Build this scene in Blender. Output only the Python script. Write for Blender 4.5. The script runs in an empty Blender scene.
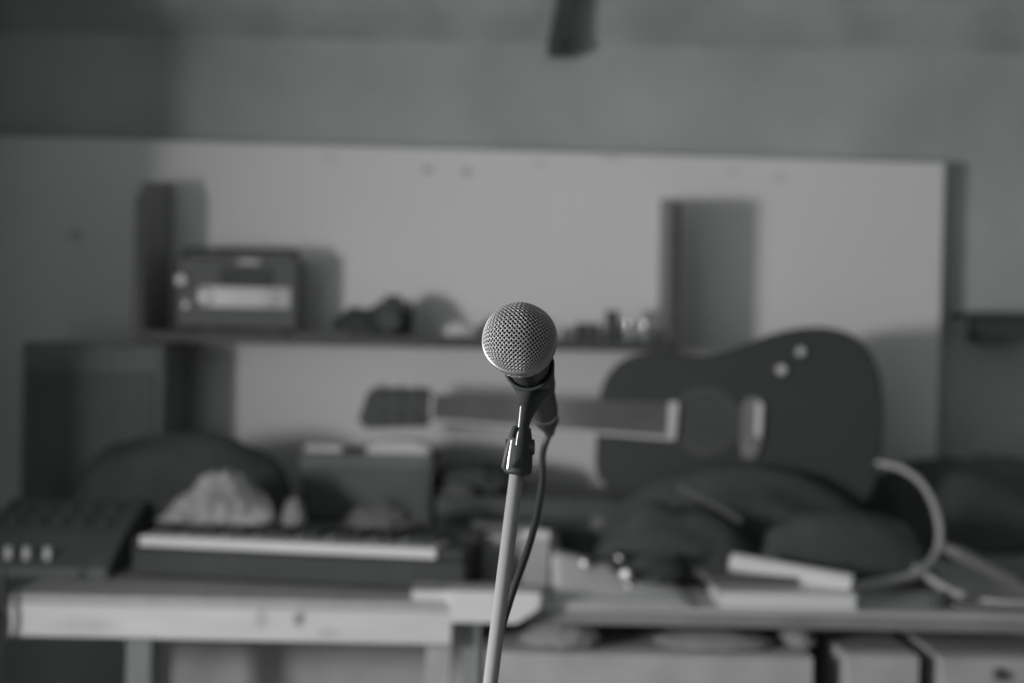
import bpy, bmesh, math, random
from mathutils import Vector, Matrix, noise
random.seed(7)
PI = math.pi
COL = bpy.context.scene.collection
F = 1422.0
CZ = 1.12
ROLL = math.radians(1.2)
TZ = 0.752            # table top height

def at(px, py, Y):
    a = (px - 512) / F; b = (341.5 - py) / F
    return Vector((Y * (a * math.cos(ROLL) - b * math.sin(ROLL)), Y, CZ + Y * (a * math.sin(ROLL) + b * math.cos(ROLL))))

# ------------------------------------------------------------------ materials
def mat(name, v, rough=0.6, metal=0.0, var=0.12, scale=8.0, tint=(1, 1, 1), coat=0.0, bump=0.0, bscale=60, spec=0.5, stretch=None):
    m = bpy.data.materials.new(name); m.use_nodes = True
    nt = m.node_tree; N = nt.nodes; L = nt.links
    b = N['Principled BSDF']
    b.inputs['Roughness'].default_value = rough
    b.inputs['Metallic'].default_value = metal
    b.inputs['Specular IOR Level'].default_value = spec
    if coat: b.inputs['Coat Weight'].default_value = coat
    tc = N.new('ShaderNodeTexCoord'); mp = N.new('ShaderNodeMapping')
    L.new(tc.outputs['Object'], mp.inputs['Vector'])
    if stretch: mp.inputs['Scale'].default_value = stretch
    nz = N.new('ShaderNodeTexNoise'); nz.inputs['Scale'].default_value = scale; nz.inputs['Detail'].default_value = 6
    L.new(mp.outputs['Vector'], nz.inputs['Vector'])
    cr = N.new('ShaderNodeValToRGB')
    cr.color_ramp.elements[0].position = .3; cr.color_ramp.elements[1].position = .7
    lo, hi = v * (1 - var), v * (1 + var)
    cr.color_ramp.elements[0].color = (lo * tint[0], lo * tint[1], lo * tint[2], 1)
    cr.color_ramp.elements[1].color = (hi * tint[0], hi * tint[1], hi * tint[2], 1)
    L.new(nz.outputs['Fac'], cr.inputs['Fac']); L.new(cr.outputs['Color'], b.inputs['Base Color'])
    if bump:
        n2 = N.new('ShaderNodeTexNoise'); n2.inputs['Scale'].default_value = bscale; n2.inputs['Detail'].default_value = 4
        L.new(mp.outputs['Vector'], n2.inputs['Vector'])
        bp = N.new('ShaderNodeBump'); bp.inputs['Strength'].default_value = bump; bp.inputs['Distance'].default_value = .01
        L.new(n2.outputs['Fac'], bp.inputs['Height']); L.new(bp.outputs['Normal'], b.inputs['Normal'])
    return m

def stains(m, v, spots, dark=0.35):
    """irregular stains with a place of their own: list of (object-space point, radius)"""
    nt = m.node_tree; N = nt.nodes; L = nt.links
    b = N['Principled BSDF']; src = b.inputs['Base Color'].links[0].from_socket
    tc = N.new('ShaderNodeTexCoord')
    wn = N.new('ShaderNodeTexNoise'); wn.inputs['Scale'].default_value = 25; wn.inputs['Detail'].default_value = 5
    L.new(tc.outputs['Object'], wn.inputs['Vector'])
    cur = src
    for p, r, st in spots:
        mp = N.new('ShaderNodeVectorMath'); mp.operation = 'SUBTRACT'; mp.inputs[1].default_value = p
        L.new(tc.outputs['Object'], mp.inputs[0])
        sc = N.new('ShaderNodeVectorMath'); sc.operation = 'MULTIPLY'; sc.inputs[1].default_value = (1 / r[0], 0, 1 / r[1])
        L.new(mp.outputs[0], sc.inputs[0])
        ln = N.new('ShaderNodeVectorMath'); ln.operation = 'LENGTH'; L.new(sc.outputs[0], ln.inputs[0])
        ad = N.new('ShaderNodeMath'); ad.operation = 'ADD'; L.new(ln.outputs['Value'], ad.inputs[0]); L.new(wn.outputs['Fac'], ad.inputs[1])
        mr = N.new('ShaderNodeMapRange'); mr.inputs['From Min'].default_value = .9; mr.inputs['From Max'].default_value = 1.6
        mr.inputs['To Min'].default_value = st; mr.inputs['To Max'].default_value = 0
        L.new(ad.outputs[0], mr.inputs['Value'])
        mx = N.new('ShaderNodeMix'); mx.data_type = 'RGBA'
        L.new(mr.outputs[0], mx.inputs['Factor']); L.new(cur, mx.inputs['A']); mx.inputs['B'].default_value = (v * dark, v * dark, v * dark, 1)
        cur = mx.outputs['Result']
    L.new(cur, b.inputs['Base Color'])

G = (0.97, 1.0, 1.0)
M = {}
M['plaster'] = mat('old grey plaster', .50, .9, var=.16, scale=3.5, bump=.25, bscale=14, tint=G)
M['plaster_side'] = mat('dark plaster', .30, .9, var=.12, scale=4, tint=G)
M['ceiling'] = mat('stained ceiling', .50, .9, var=.24, scale=5, bump=.3, bscale=10, tint=G)
M['floor'] = mat('worn floorboards', .14, .7, var=.2, scale=6, stretch=(1, 8, 1), tint=G)
M['board'] = mat('white painted board', .88, .5, var=.02, scale=2.5, tint=(1, 1, .99))
M['darkwood'] = mat('dark stained wood', .075, .55, var=.2, scale=12, stretch=(1, 1, 6), tint=G)
M['micblack'] = mat('microphone black', .045, .5, var=.05, scale=20, tint=(.95, 1, 1), spec=.35)
M['keyblack'] = mat('keyboard black', .055, .6, var=.1, scale=20, tint=(.95, 1, 1), spec=.3)
M['shelfwood'] = mat('brown shelf wood', .24, .6, var=.15, scale=12, stretch=(1, 1, 6))
M['satin'] = mat('satin grey metal pole', .35, .5, metal=0, var=.03, scale=20, spec=.12)
M['band'] = mat('satin nickel band', .42, .42, metal=.8, var=.04, scale=20)
M['charcoal'] = mat('charcoal vinyl', .19, .7, var=.12, scale=18, bump=.2, bscale=200, tint=(.96, 1, 1))
M['palewood'] = mat('pale worn wood', .62, .6, var=.10, scale=7, stretch=(1, 1, 5), tint=(1, 1, .99))
M['palewood2'] = mat('greyed pale wood', .44, .65, var=.14, scale=12, tint=(1, 1, .99))
M['midwood'] = mat('grey wood', .26, .65, var=.2, scale=9, tint=G)
M['black'] = mat('black vinyl', .115, .6, var=.12, scale=20, bump=.2, bscale=200, tint=(.95, 1, 1))
M['cloth_black'] = mat('black cloth', .088, .95, var=.2, scale=12, bump=.4, bscale=80, tint=(.95, 1, 1), spec=.2)
M['plastic'] = mat('black plastic', .078, .45, var=.1, scale=20, tint=(.95, 1, 1))
M['matte'] = mat('matte black rubber', .07, .6, var=.1, scale=20, tint=(.95, 1, 1))
M['gloss'] = mat('black lacquer', .058, .5, var=.05, scale=6, tint=(.95, 1, 1), spec=.25)
M['cloth'] = mat('crumpled grey cloth', .30, .95, var=.35, scale=22, bump=.6, bscale=45)
M['white'] = mat('white plastic', .74, .4, var=.03, scale=10)
M['paper'] = mat('white paper', .72, .8, var=.03, scale=10)
M['grey'] = mat('light grey card', .42, .8, var=.08, scale=10)
M['midgrey'] = mat('mid grey card', .25, .8, var=.12, scale=10)
M['dimgrey'] = mat('dark grey felt', .13, .9, var=.2, scale=14)
M['chrome'] = mat('chrome', .75, .22, metal=1, var=.04, scale=10)
M['steel'] = mat('brushed nickel', .62, .34, metal=1, var=.05, scale=30)
M['grille'] = mat('nickel grille wire', .50, .5, metal=.6, var=.06, scale=30)
M['foam'] = mat('dark foam', .02, .95, var=.1, scale=60, spec=.1)
M['rosewood'] = mat('rosewood fretboard', .11, .6, var=.25, scale=14)
M['neckwood'] = mat('neck wood', .22, .5, var=.15, scale=8)
M['hose'] = mat('pale cable sheath', .50, .5, var=.08, scale=20)
M['silver'] = mat('silver plastic', .36, .35, metal=.3, var=.08, scale=14)

def glassmat():
    m = bpy.data.materials.new('thin glass'); m.use_nodes = True
    b = m.node_tree.nodes['Principled BSDF']
    b.inputs['Roughness'].default_value = .05
    b.inputs['Transmission Weight'].default_value = 1
    b.inputs['IOR'].default_value = 1.45
    b.inputs['Base Color'].default_value = (.8, .82, .82, 1)
    return m
M['glass'] = glassmat()

# ------------------------------------------------------------------ helpers
def finish(name, bm, m, parent=None, smooth=False, bevel=0, seg=2):
    bmesh.ops.recalc_face_normals(bm, faces=bm.faces)
    me = bpy.data.meshes.new(name); bm.to_mesh(me); bm.free()
    me.materials.append(m)
    if smooth:
        for p in me.polygons: p.use_smooth = True
    o = bpy.data.objects.new(name, me); COL.objects.link(o)
    if parent: o.parent = parent
    if bevel:
        b = o.modifiers.new('bevel', 'BEVEL'); b.width = bevel; b.segments = seg; b.limit_method = 'ANGLE'; b.angle_limit = math.radians(40)
    return o
def tag(o, label=None, cat=None, group=None, kind=None):
    if label: o['label'] = label
    if cat: o['category'] = cat
    if group: o['group'] = group
    if kind: o['kind'] = kind
    return o
def empty(name, loc, rot=(0, 0, 0), **k):
    o = bpy.data.objects.new(name, None); o.empty_display_size = .05; COL.objects.link(o)
    o.location = loc; o.rotation_euler = rot
    return tag(o, **k)
def copy_tree(o, parent=None):
    c = o.copy(); COL.objects.link(c); c.parent = parent
    for ch in [x for x in bpy.data.objects if x.parent == o]: copy_tree(ch, c)
    return c
def bx(bm, x0, x1, y0, y1, z0, z1, mtx=None):
    vs = [bm.verts.new(Vector((x, y, z))) for z in (z0, z1) for y in (y0, y1) for x in (x0, x1)]
    if mtx:
        for v in vs: v.co = mtx @ v.co
    for f in ((0, 1, 3, 2), (4, 6, 7, 5), (0, 4, 5, 1), (2, 3, 7, 6), (0, 2, 6, 4), (1, 5, 7, 3)): bm.faces.new([vs[i] for i in f])
def box(name, m, x0, x1, y0, y1, z0, z1, parent=None, bevel=0, mtx=None):
    bm = bmesh.new(); bx(bm, x0, x1, y0, y1, z0, z1, mtx)
    return finish(name, bm, m, parent, bevel=bevel)
def smooth_pts(pts, n=8):
    pts = [Vector(p) for p in pts]; out = []
    P = [pts[0] * 2 - pts[1]] + pts + [pts[-1] * 2 - pts[-2]]
    for i in range(1, len(P) - 2):
        for k in range(n):
            t = k / n; a, b, c, d = P[i - 1], P[i], P[i + 1], P[i + 2]
            out.append(.5 * ((2 * b) + (c - a) * t + (2 * a - 5 * b + 4 * c - d) * t * t + (3 * b - a - 3 * c + d) * t ** 3))
    out.append(pts[-1]); return out
def tube(bm, pts, r, sides=8, closed=False, cap=True):
    n = len(pts); rr = r if callable(r) else (lambda i: r)
    rings = []; up = Vector((0, 0, 1)); prev = None
    for i, p in enumerate(pts):
        a = pts[(i - 1) % n] if (closed or i > 0) else p
        b = pts[(i + 1) % n] if (closed or i < n - 1) else p
        t = (b - a).normalized()
        if prev is None:
            s = t.cross(up)
            if s.length < 1e-3: s = t.cross(Vector((1, 0, 0)))
            s.normalize()
        else:
            s = (prev - t * prev.dot(t)).normalized()
        prev = s; u = s.cross(t)
        rings.append([bm.verts.new(p + (s * math.cos(2 * PI * k / sides) + u * math.sin(2 * PI * k / sides)) * rr(i)) for k in range(sides)])
    m = n if closed else n - 1
    for i in range(m):
        A, B = rings[i], rings[(i + 1) % n]
        for k in range(sides): bm.faces.new((A[k], A[(k + 1) % sides], B[(k + 1) % sides], B[k]))
    if cap and not closed:
        bm.faces.new(rings[0][::-1]); bm.faces.new(rings[-1])
def tubeobj(name, m, pts, r, parent=None, sides=10, n=8, **k):
    bm = bmesh.new(); tube(bm, smooth_pts(pts, n) if n else [Vector(p) for p in pts], r, sides, **k)
    return finish(name, bm, m, parent, smooth=True)
def lathe(bm, prof, mtx=None, sides=32, axis='Z'):
    """prof: list of (r, h) around Z"""
    rings = []
    for r, h in prof:
        if r < 1e-6: rings.append([bm.verts.new(Vector((0, 0, h)))])
        else: rings.append([bm.verts.new(Vector((r * math.cos(2 * PI * k / sides), r * math.sin(2 * PI * k / sides), h))) for k in range(sides)])
    for A, B in zip(rings, rings[1:]):
        for k in range(sides):
            k2 = (k + 1) % sides
            if len(A) == 1 and len(B) == 1: continue
            if len(A) == 1: bm.faces.new((A[0], B[k2], B[k]))
            elif len(B) == 1: bm.faces.new((A[k], A[k2], B[0]))
            else: bm.faces.new((A[k], A[k2], B[k2], B[k]))
    if mtx:
        for ring in rings:
            for v in ring: v.co = mtx @ v.co
def lobj(name, m, prof, mtx=None, parent=None, sides=32, smooth=True, bevel=0):
    bm = bmesh.new(); lathe(bm, prof, mtx, sides)
    o = finish(name, bm, m, parent, smooth=smooth)
    if smooth: 
        o.data.set_sharp_from_angle(angle=math.radians(40))
    return o
def frame(origin, zdir, xhint=(1, 0, 0)):
    z = Vector(zdir).normalized(); x = Vector(xhint); x = (x - z * x.dot(z)).normalized(); y = z.cross(x)
    return Matrix((( x.x, y.x, z.x, origin[0]), (x.y, y.y, z.y, origin[1]), (x.z, y.z, z.z, origin[2]), (0, 0, 0, 1)))
def prism(bm, outline, y0, y1, mtx=None):
    """outline in (x,z), extruded along y"""
    A = [bm.verts.new(Vector((x, y0, z))) for x, z in outline]; B = [bm.verts.new(Vector((x, y1, z))) for x, z in outline]
    bm.faces.new(A); bm.faces.new(B[::-1]); n = len(A)
    for i in range(n): bm.faces.new((A[i], B[i], B[(i + 1) % n], A[(i + 1) % n]))
    if mtx:
        for v in A + B: v.co = mtx @ v.co
def pobj(name, m, outline, y0, y1, parent=None, bevel=0, mtx=None):
    bm = bmesh.new(); prism(bm, outline, y0, y1, mtx)
    return finish(name, bm, m, parent, bevel=bevel, seg=3)
def struct(o): o['kind'] = 'structure'; return o
def lump(name, m, loc, size, amp=.25, seed=0, fscale=3.0, flat=True, sub=4, parent=None, peak=None):
    """irregular soft mass, sitting with its underside flat"""
    bm = bmesh.new(); bmesh.ops.create_icosphere(bm, subdivisions=sub, radius=1)
    for v in bm.verts:
        n = v.co.normalized()
        k = 1 + amp * noise.fractal(n * fscale + Vector((seed * 7.1, seed, 3)), .8, 2.1, 5)
        c = n * k
        z = c.z
        if peak: 
            c.x *= 1 - peak * max(0, z); 
        if z < 0: c.z = z * (.12 if flat else 1)
        v.co = Vector((c.x * size[0], c.y * size[1], c.z * size[2]))
    mn = min(v.co.z for v in bm.verts)
    for v in bm.verts: v.co.z -= mn
    o = finish(name, bm, m, parent, smooth=True); o.location = loc
    return o

# ------------------------------------------------------------------ camera, light
cam = bpy.data.cameras.new('camera'); cam.lens = 50; cam.sensor_width = 36; cam.clip_start = .05
co = bpy.data.objects.new('camera', cam); COL.objects.link(co)
R_ = Vector((math.cos(ROLL), 0, math.sin(ROLL))); U_ = Vector((-math.sin(ROLL), 0, math.cos(ROLL))); B_ = Vector((0, -1, 0))
co.matrix_world = Matrix(((R_.x, U_.x, B_.x, 0), (R_.y, U_.y, B_.y, 0), (R_.z, U_.z, B_.z, CZ), (0, 0, 0, 1)))
cam.dof.use_dof = True; cam.dof.focus_distance = .962; cam.dof.aperture_fstop = 3.5; cam.dof.aperture_blades = 0
sc = bpy.context.scene; sc.camera = co
sc.view_settings.view_transform = 'Standard'; sc.view_settings.look = 'None'; sc.view_settings.gamma = 1
sc.view_settings.exposure = 1.0; sc.view_settings.use_curve_mapping = False
w = bpy.data.worlds.new('daylight'); sc.world = w; w.use_nodes = True
w.node_tree.nodes['Background'].inputs['Color'].default_value = (.97, 1, 1, 1)
w.node_tree.nodes['Background'].inputs['Strength'].default_value = .60
WX, WY, WZ = -1.30, .62, 1.09
al = bpy.data.lights.new('window_daylight', 'AREA'); al.shape = 'RECTANGLE'; al.size = .24; al.size_y = .36; al.energy = 15.5
al.color = (1, 1, .99)
ao = bpy.data.objects.new('window_daylight', al); COL.objects.link(ao); ao.location = (WX + .012, WY, WZ)
ao.rotation_euler = (0, math.radians(-90), math.radians(0))   # shines towards +X
ao.rotation_euler = Vector((1, 0, 0)).to_track_quat('-Z', 'Z').to_euler()

# ------------------------------------------------------------------ room
YB = 2.812
bm = bmesh.new(); bx(bm, -1.35, 1.75, -1.4, 2.9, -.05, 0); struct(finish('floor', bm, M['floor']))
zc = at(560, 44, YB).z; rise = math.tan(math.radians(42))
bm = bmesh.new(); bx(bm, -1.35, 1.75, YB, YB + .08, 0, zc + .001); struct(finish('wall_back', bm, M['plaster']))
# sloping ceiling rising towards the camera
zc = at(560, 44, YB).z
bm = bmesh.new()
rise = math.tan(math.radians(42)); YR = 1.0; zr_ = zc + (YB - YR) * rise
ol = [(YB + .08, zc - .08 * rise), (YR, zr_), (-1.4, zr_), (-1.4, zr_ + .07), (YR, zr_ + .07), (YB + .08, zc + .07 - .08 * rise + .02)]
A = [bm.verts.new((-1.38, y, z)) for y, z in ol]; B = [bm.verts.new((1.75, y, z)) for y, z in ol]
bm.faces.new(A); bm.faces.new(B[::-1])
for i in range(6): bm.faces.new((A[i], B[i], B[(i + 1) % 6], A[(i + 1) % 6]))
struct(finish('ceiling', bm, M['ceiling']))
# left wall with a real window opening and an added gap for side light
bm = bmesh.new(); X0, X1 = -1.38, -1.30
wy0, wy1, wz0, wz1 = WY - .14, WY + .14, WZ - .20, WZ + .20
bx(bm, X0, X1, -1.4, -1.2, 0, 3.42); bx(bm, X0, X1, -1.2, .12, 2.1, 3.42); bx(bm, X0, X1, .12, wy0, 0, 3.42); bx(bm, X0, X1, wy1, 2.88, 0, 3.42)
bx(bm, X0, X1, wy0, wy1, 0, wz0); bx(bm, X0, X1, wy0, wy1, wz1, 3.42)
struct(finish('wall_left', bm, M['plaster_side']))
bm = bmesh.new(); bx(bm, -1.2999, -1.205, .93, 1.22, 0, 3.42); struct(finish('shade_pier_1', bm, M['plaster_side']))  # unseen pier added to cut the window light off the far left
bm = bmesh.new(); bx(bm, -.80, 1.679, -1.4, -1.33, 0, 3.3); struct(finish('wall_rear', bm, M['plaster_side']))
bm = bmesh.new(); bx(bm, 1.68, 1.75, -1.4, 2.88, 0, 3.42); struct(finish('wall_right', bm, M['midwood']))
bm = bmesh.new()
bx(bm, -1.37, -1.33, wy0, wy0 + .02, wz0, wz1); bx(bm, -1.37, -1.33, wy1 - .02, wy1, wz0, wz1)
bx(bm, -1.37, -1.33, wy0, wy1, wz0, wz0 + .02); bx(bm, -1.37, -1.33, wy0, wy1, wz1 - .02, wz1)
bx(bm, -1.36, -1.335, WY - .008, WY + .008, wz0, wz1)
struct(finish('window_1', bm, M['palewood']))

t = empty('shade_block', (-1.115, 1.60, 0), label='tall dark cupboard shape by the left wall, unseen, added to shade the left side', cat='shade_block')  # out of view, added so its bulk darkens the left end of the board
box('carcass', M['darkwood'], -.18, .100, .002, .36, .0, 2.3, t, bevel=.004)
box('shade_block_front', M['darkwood'], .1005, .118, .01, .35, .06, 2.25, t, bevel=.003)
# dark rafter brace at the top of the picture
p0 = at(555, 52, 2.74); p1 = at(580, -75, 2.60)
t = empty('roof_brace', p0, label='dark slanting wooden brace where the ceiling meets the back wall', cat='beam')
bm = bmesh.new()
d = (p1 - p0)
fm = frame((0, 0, 0), d.normalized(), (1, 0, 0))
bx(bm, -.016, .014, -.02, .02, 0, d.length, fm)
finish('brace_bar', bm, M['darkwood'], t, bevel=.003)
q = at(563, 52, 2.765) - p0
box('brace_shoe', M['black'], q.x - .028, q.x + .022, -.006, .058, q.z - .006, q.z + .016, t, bevel=.004)

# ------------------------------------------------------------------ white board and shelf
pt = at(945, 163, 2.745); pl = at(-22, 140, 2.745)
bd = empty('white_board', (pt.x, 2.745, .755), label='big white painted board leaning on the back wall behind the table', cat='board')
wdt = pt.x - pl.x
bm = bmesh.new()
ang = -math.radians(.45)
rot = Matrix.Translation((0, 0, pt.z - .755)) @ Matrix.Rotation(-ang, 4, 'Y')
bx(bm, -wdt, 0, 0, .018, -(pt.z - .755), 0, rot)
pn = finish('panel', bm, M['board'], bd, bevel=.0015)
sp = []
for px, py, r, st in ((427, 170, (.012, .009), .55), (467, 172, (.012, .009), .5), (330, 158, (.02, .006), .25), (540, 163, (.02, .006), .25), (733, 172, (.02, .008), .25), (780, 178, (.02, .012), .15), (612, 158, (.03, .006), .25), (76, 235, (.016, .014), .4)):
    p = at(px, py, 2.745) - Vector((pt.x, 2.745, .755)); sp.append((p, r, st))
stains(M['board'], .5, sp)
for xx in (-wdt + .12, -wdt * .5, -.12): box('batten', M['midwood'], xx - .02, xx + .02, .019, .0665, 0.02, pt.z - .755 - .06, bd)

SY0, SY1 = 2.535, 2.744
sh = empty('wall_shelf', (0, SY1, 1.11), label='long dark wooden shelf with an upright end board at either side', cat='shelf')
zl = at(160, 341, SY0); zr = at(672, 343, SY0)
zs = (zl.z + zr.z) / 2 + .002
xl = at(172, 260, SY1).x; xr = at(659, 270, SY1).x
lc = Vector((0, SY1, 1.11))
def lb(x0, x1, y0, y1, z0, z1, name, m, bev=.001):
    return box(name, m, x0 - lc.x, x1 - lc.x, y0 - lc.y, y1 - lc.y, z0 - lc.z, z1 - lc.z, sh, bevel=bev)
ST = zs + .009
lb(xl, xr, SY0, SY1 - .0005, zs - .011, ST, 'shelf_board', M['darkwood'])
for s, xx, zt, d in ((-1, xl, at(150, 181, SY0).z, .016), (1, xr, at(672, 200, SY0).z, .014)):
    x0, x1 = (xx - d, xx) if s < 0 else (xx, xx + d)
    zk = at(168 if s < 0 else 662, 182 if s < 0 else 199, SY1).z
    ol = [(SY0, zs - .014), (SY1 - .0005, zs - .014), (SY1 - .0005, zk), (SY0 + .035, zt + .002), (SY0, zt - (.03 if s < 0 else .006))]
    bm = bmesh.new()
    A = [bm.verts.new((x0, y - lc.y, z - lc.z)) for y, z in ol]; B = [bm.verts.new((x1, y - lc.y, z - lc.z)) for y, z in ol]
    bm.faces.new(A); bm.faces.new(B[::-1])
    for i in range(5): bm.faces.new((A[i], B[i], B[(i + 1) % 5], A[(i + 1) % 5]))
    eb = finish('end_board', bm, M['shelfwood'], sh, bevel=.0015)
    box('edge_strip', M['darkwood'], x0 - .0006, x1 + .0006, SY0 - .0022 - lc.y, SY0 - .0002 - lc.y, zs - .014 - lc.z, zt - (.03 if s < 0 else .006) - lc.z, eb)

# ---- things on the shelf
# radio
RY = 2.60
a = at(174, 318, RY); b = at(299, 318, RY); top = at(240, 250, RY).z
RW = b.x - a.x; RH = top - ST
t = empty('portable_radio', ((a.x + b.x) / 2, RY, ST), label='old portable radio cassette player at the left end of the shelf', cat='radio')
h = RW / 2
box('case', M['plastic'], -h, h, 0, .075, 0.004, RH * .93, t, bevel=.006)
box('front_panel', M['silver'], -h * .60, h * .86, -.003, .001, RH * .30, RH * .55, t, bevel=.001)
box('cassette_door', M['matte'], -h * .28, h * .55, -.006, .001, RH * .56, RH * .78, t, bevel=.002)
box('tuning_scale', M['silver'], h * .02, h * .35, -.004, .001, RH * .83, RH * .88, t)
for xx in (-.62,):
    lobj('speaker_grille', M['silver'], [(0, -.006), (.012, -.006), (.017, 0)], frame((h * xx + .012, -.001, RH * .42), (0, 1, 0)), t)
lobj('speaker_grille', M['silver'], [(0, -.006), (.010, -.006), (.014, 0)], frame((h * .58, -.001, RH * .42), (0, 1, 0)), t)
lobj('tuning_knob', M['silver'], [(0, -.014), (.009, -.014), (.010, 0)], frame((-h * .88, -.0, RH * .62), (0, 1, 0)), t)
lobj('volume_knob', M['silver'], [(0, -.010), (.006, -.010), (.007, 0)], frame((-h * .80, -.0, RH * .32), (0, 1, 0)), t)
hd = tubeobj('handle', M['plastic'], [(-h * .9, .03, RH * .80), (-h * .9, .03, RH * .97), (-h * .8, .03, RH), (0, .03, RH), (h * .8, .03, RH), (h * .9, .03, RH * .97), (h * .9, .03, RH * .80)], .006, t, n=5)
for s in (-1, 1): box('foot', M['matte'], s * h * .75 - .008, s * h * .75 + .008, .01, .06, 0, .006, t)

# still camera
CY = 2.60
a = at(343, 336, CY); b = at(412, 336, CY)
t = empty('film_camera', ((a.x + b.x) / 2, CY, ST), label='black camera lying on the shelf right of the radio', cat='camera')
w_ = (b.x - a.x) / 2
box('camera_body', M['matte'], w_ * -.1, w_ * 1.0, 0, .04, 0, .060, t, bevel=.006)
pobj('viewfinder_hump', M['matte'], [(w_ * .05, .058), (w_ * .8, .058), (w_ * .6, .074), (w_ * .25, .074)], .004, .036, t, bevel=.002)
lobj('lens', M['matte'], [(0, -.055), (.018, -.055), (.020, -.05), (.020, -.02), (.022, -.018), (.022, 0.002), (0, .002)], frame((w_ * .42, 0, .025), (0, 1, 0)), t)
lump('strap', M['cloth_black'], (-w_ * .42, .02, 0), (.054, .028, .040), .4, 3, parent=t)
box('shutter_dial', M['plastic'], w_ * .82, w_ * .92, .012, .028, .0602, .067, t, bevel=.001)

p = at(460, 334, 2.60); o = lump('crumpled_tissue', M['paper'], (p.x, 2.62, ST), (.032, .022, .024), .35, 5)
tag(o, 'small pale crumpled tissue on the middle of the shelf', 'tissue')
p = at(498, 334, 2.60); o = lump('dark_rag', M['cloth_black'], (p.x, 2.64, ST), (.035, .03, .032), .3, 8)
tag(o, 'small black rag on the shelf directly behind the microphone', 'rag')
# small boxes right of the mic
def carton(px0, px1, Y, hgt, m, label, rz=0):
    a = at(px0, 340, Y).x; b = at(px1, 340, Y).x
    t = empty('small_box', ((a + b) / 2, Y, ST), (0, 0, rz), label=label, cat='box', group='small boxes on the shelf')
    h_ = (b - a) / 2
    box('carton', m, -h_, h_, 0, .04, 0, hgt * .8, t, bevel=.001); box('lid', m, -h_ - .001, h_ + .001, -.001, .041, hgt * .8 + .0002, hgt, t, bevel=.001)
carton(562, 577, 2.61, .022, M['midgrey'], 'small grey box on the shelf just right of the microphone head')
carton(580, 600, 2.62, .030, M['dimgrey'], 'small dark box on the shelf between the grey box and the tall tin', .2)
t_x = at(612, 340, 2.62).x
t = empty('tall_tin', (t_x, 2.63, ST), label='dark upright tin on the shelf beside the glass jars', cat='tin')
lobj('tin_body', M['plastic'], [(0, 0), (.012, 0), (.0125, .002), (.0125, .040), (0, .040)], None, t)
lobj('lid', M['matte'], [(0, .0402), (.0130, .0402), (.0130, .052), (.011, .054), (0, .054)], None, t)
def jar(px, Y, r, hgt, label):
    x = at(px, 340, Y).x
    t = empty('glass_jar', (x, Y, ST), label=label, cat='jar', group='little glass jars on the shelf')
    lobj('jar_glass', M['glass'], [(0, 0), (r * .9, 0), (r, .003), (r, hgt * .72), (r * .75, hgt * .8), (r * .75, hgt * .86), (r * .66, hgt * .86), (r * .66, hgt * .8), (r * .86, hgt * .70), (r * .86, .004), (0, .004)], None, t, 24)
    lobj('jar_lid', M['chrome'], [(0, hgt * .865), (r * .8, hgt * .865), (r * .8, hgt * .98), (r * .72, hgt), (0, hgt)], None, t, 24)
jar(628, 2.59, .0105, .034, 'little glass jar with metal lid next to the dark tin')
jar(644, 2.58, .0105, .032, 'little glass jar with metal lid, nearest the right end board')
x = at(653, 325, 2.65).x
t = empty('white_cup', (x, 2.665, ST), label='pale cup on the shelf behind the glass jars', cat='cup')
lobj('cup_body', M['white'], [(0, 0), (.014, 0), (.019, .036), (.0175, .036), (.013, .003), (0, .003)], None, t)
tubeobj('handle', M['white'], [(-.0165, 0, .028), (-.027, 0, .026), (-.027, 0, .014), (-.0150, 0, .010)], .002, t, n=5, sides=8)

# ------------------------------------------------------------------ tables
YF = 1.99
lx0 = at(10, 620, YF).x; lx1 = at(452, 620, YF).x
t = empty('work_table', ((lx0 + lx1) / 2, YF, 0), label='pale wooden table with a thick scuffed front edge, under the keyboard', cat='table')
ox = (lx0 + lx1) / 2; hw = (lx1 - lx0) / 2
M['tabletop'] = mat('scuffed tabletop', .42, .6, var=.08, scale=9, stretch=(3, 1, 1))
M['tableedge'] = mat('pale table edge', .66, .6, var=.07, scale=9, stretch=(1, 1, 4))
ed = at(262, 618, YF), at(300, 618, YF), at(90, 625, YF), at(330, 632, YF)
stains(M['tableedge'], .4, [((ed[0].x - ox, 0, ed[0].z), (.012, .02), .3), ((ed[1].x - ox, 0, ed[1].z), (.012, .014), .8), ((ed[3].x - ox, 0, ed[3].z), (.02, .008), .25), ((ed[2].x - ox, 0, ed[2].z), (.05, .01), .2)], .35)
box('table_top', M['tabletop'], -hw, hw, 0.0005, .76 - .0, TZ - .012, TZ, t, bevel=.001)
box('front_rail', M['tableedge'], -hw, hw, -.004, .03, TZ - .058, TZ - .0125, t, bevel=.002)
box('back_rail', M['palewood2'], -hw, hw, .70, .73, TZ - .058, TZ - .0125, t)
for i, (xx, yy) in enumerate(((at(140, 660, 2.03).x - ox, .032), (hw - .019, .032), (at(140, 660, 2.03).x - ox, .66), (hw - .03, .66))):
    lg = box('leg', M['midwood'] if i % 2 == 0 else M['palewood2'], xx - .018, xx + .018, yy, yy + .035, 0, TZ - .013 if yy < .1 else TZ - .0125, t, bevel=.002)
# plywood back sheet below the table
a = at(172, 660, 2.30).x; b = at(470, 660, 2.30).x
o = box('plywood_sheet', M['palewood2'], a, b, 2.30, 2.312, 0, .70, bevel=.001); tag(o, 'grey plywood sheet standing upright beneath the wooden table', 'board')

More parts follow.
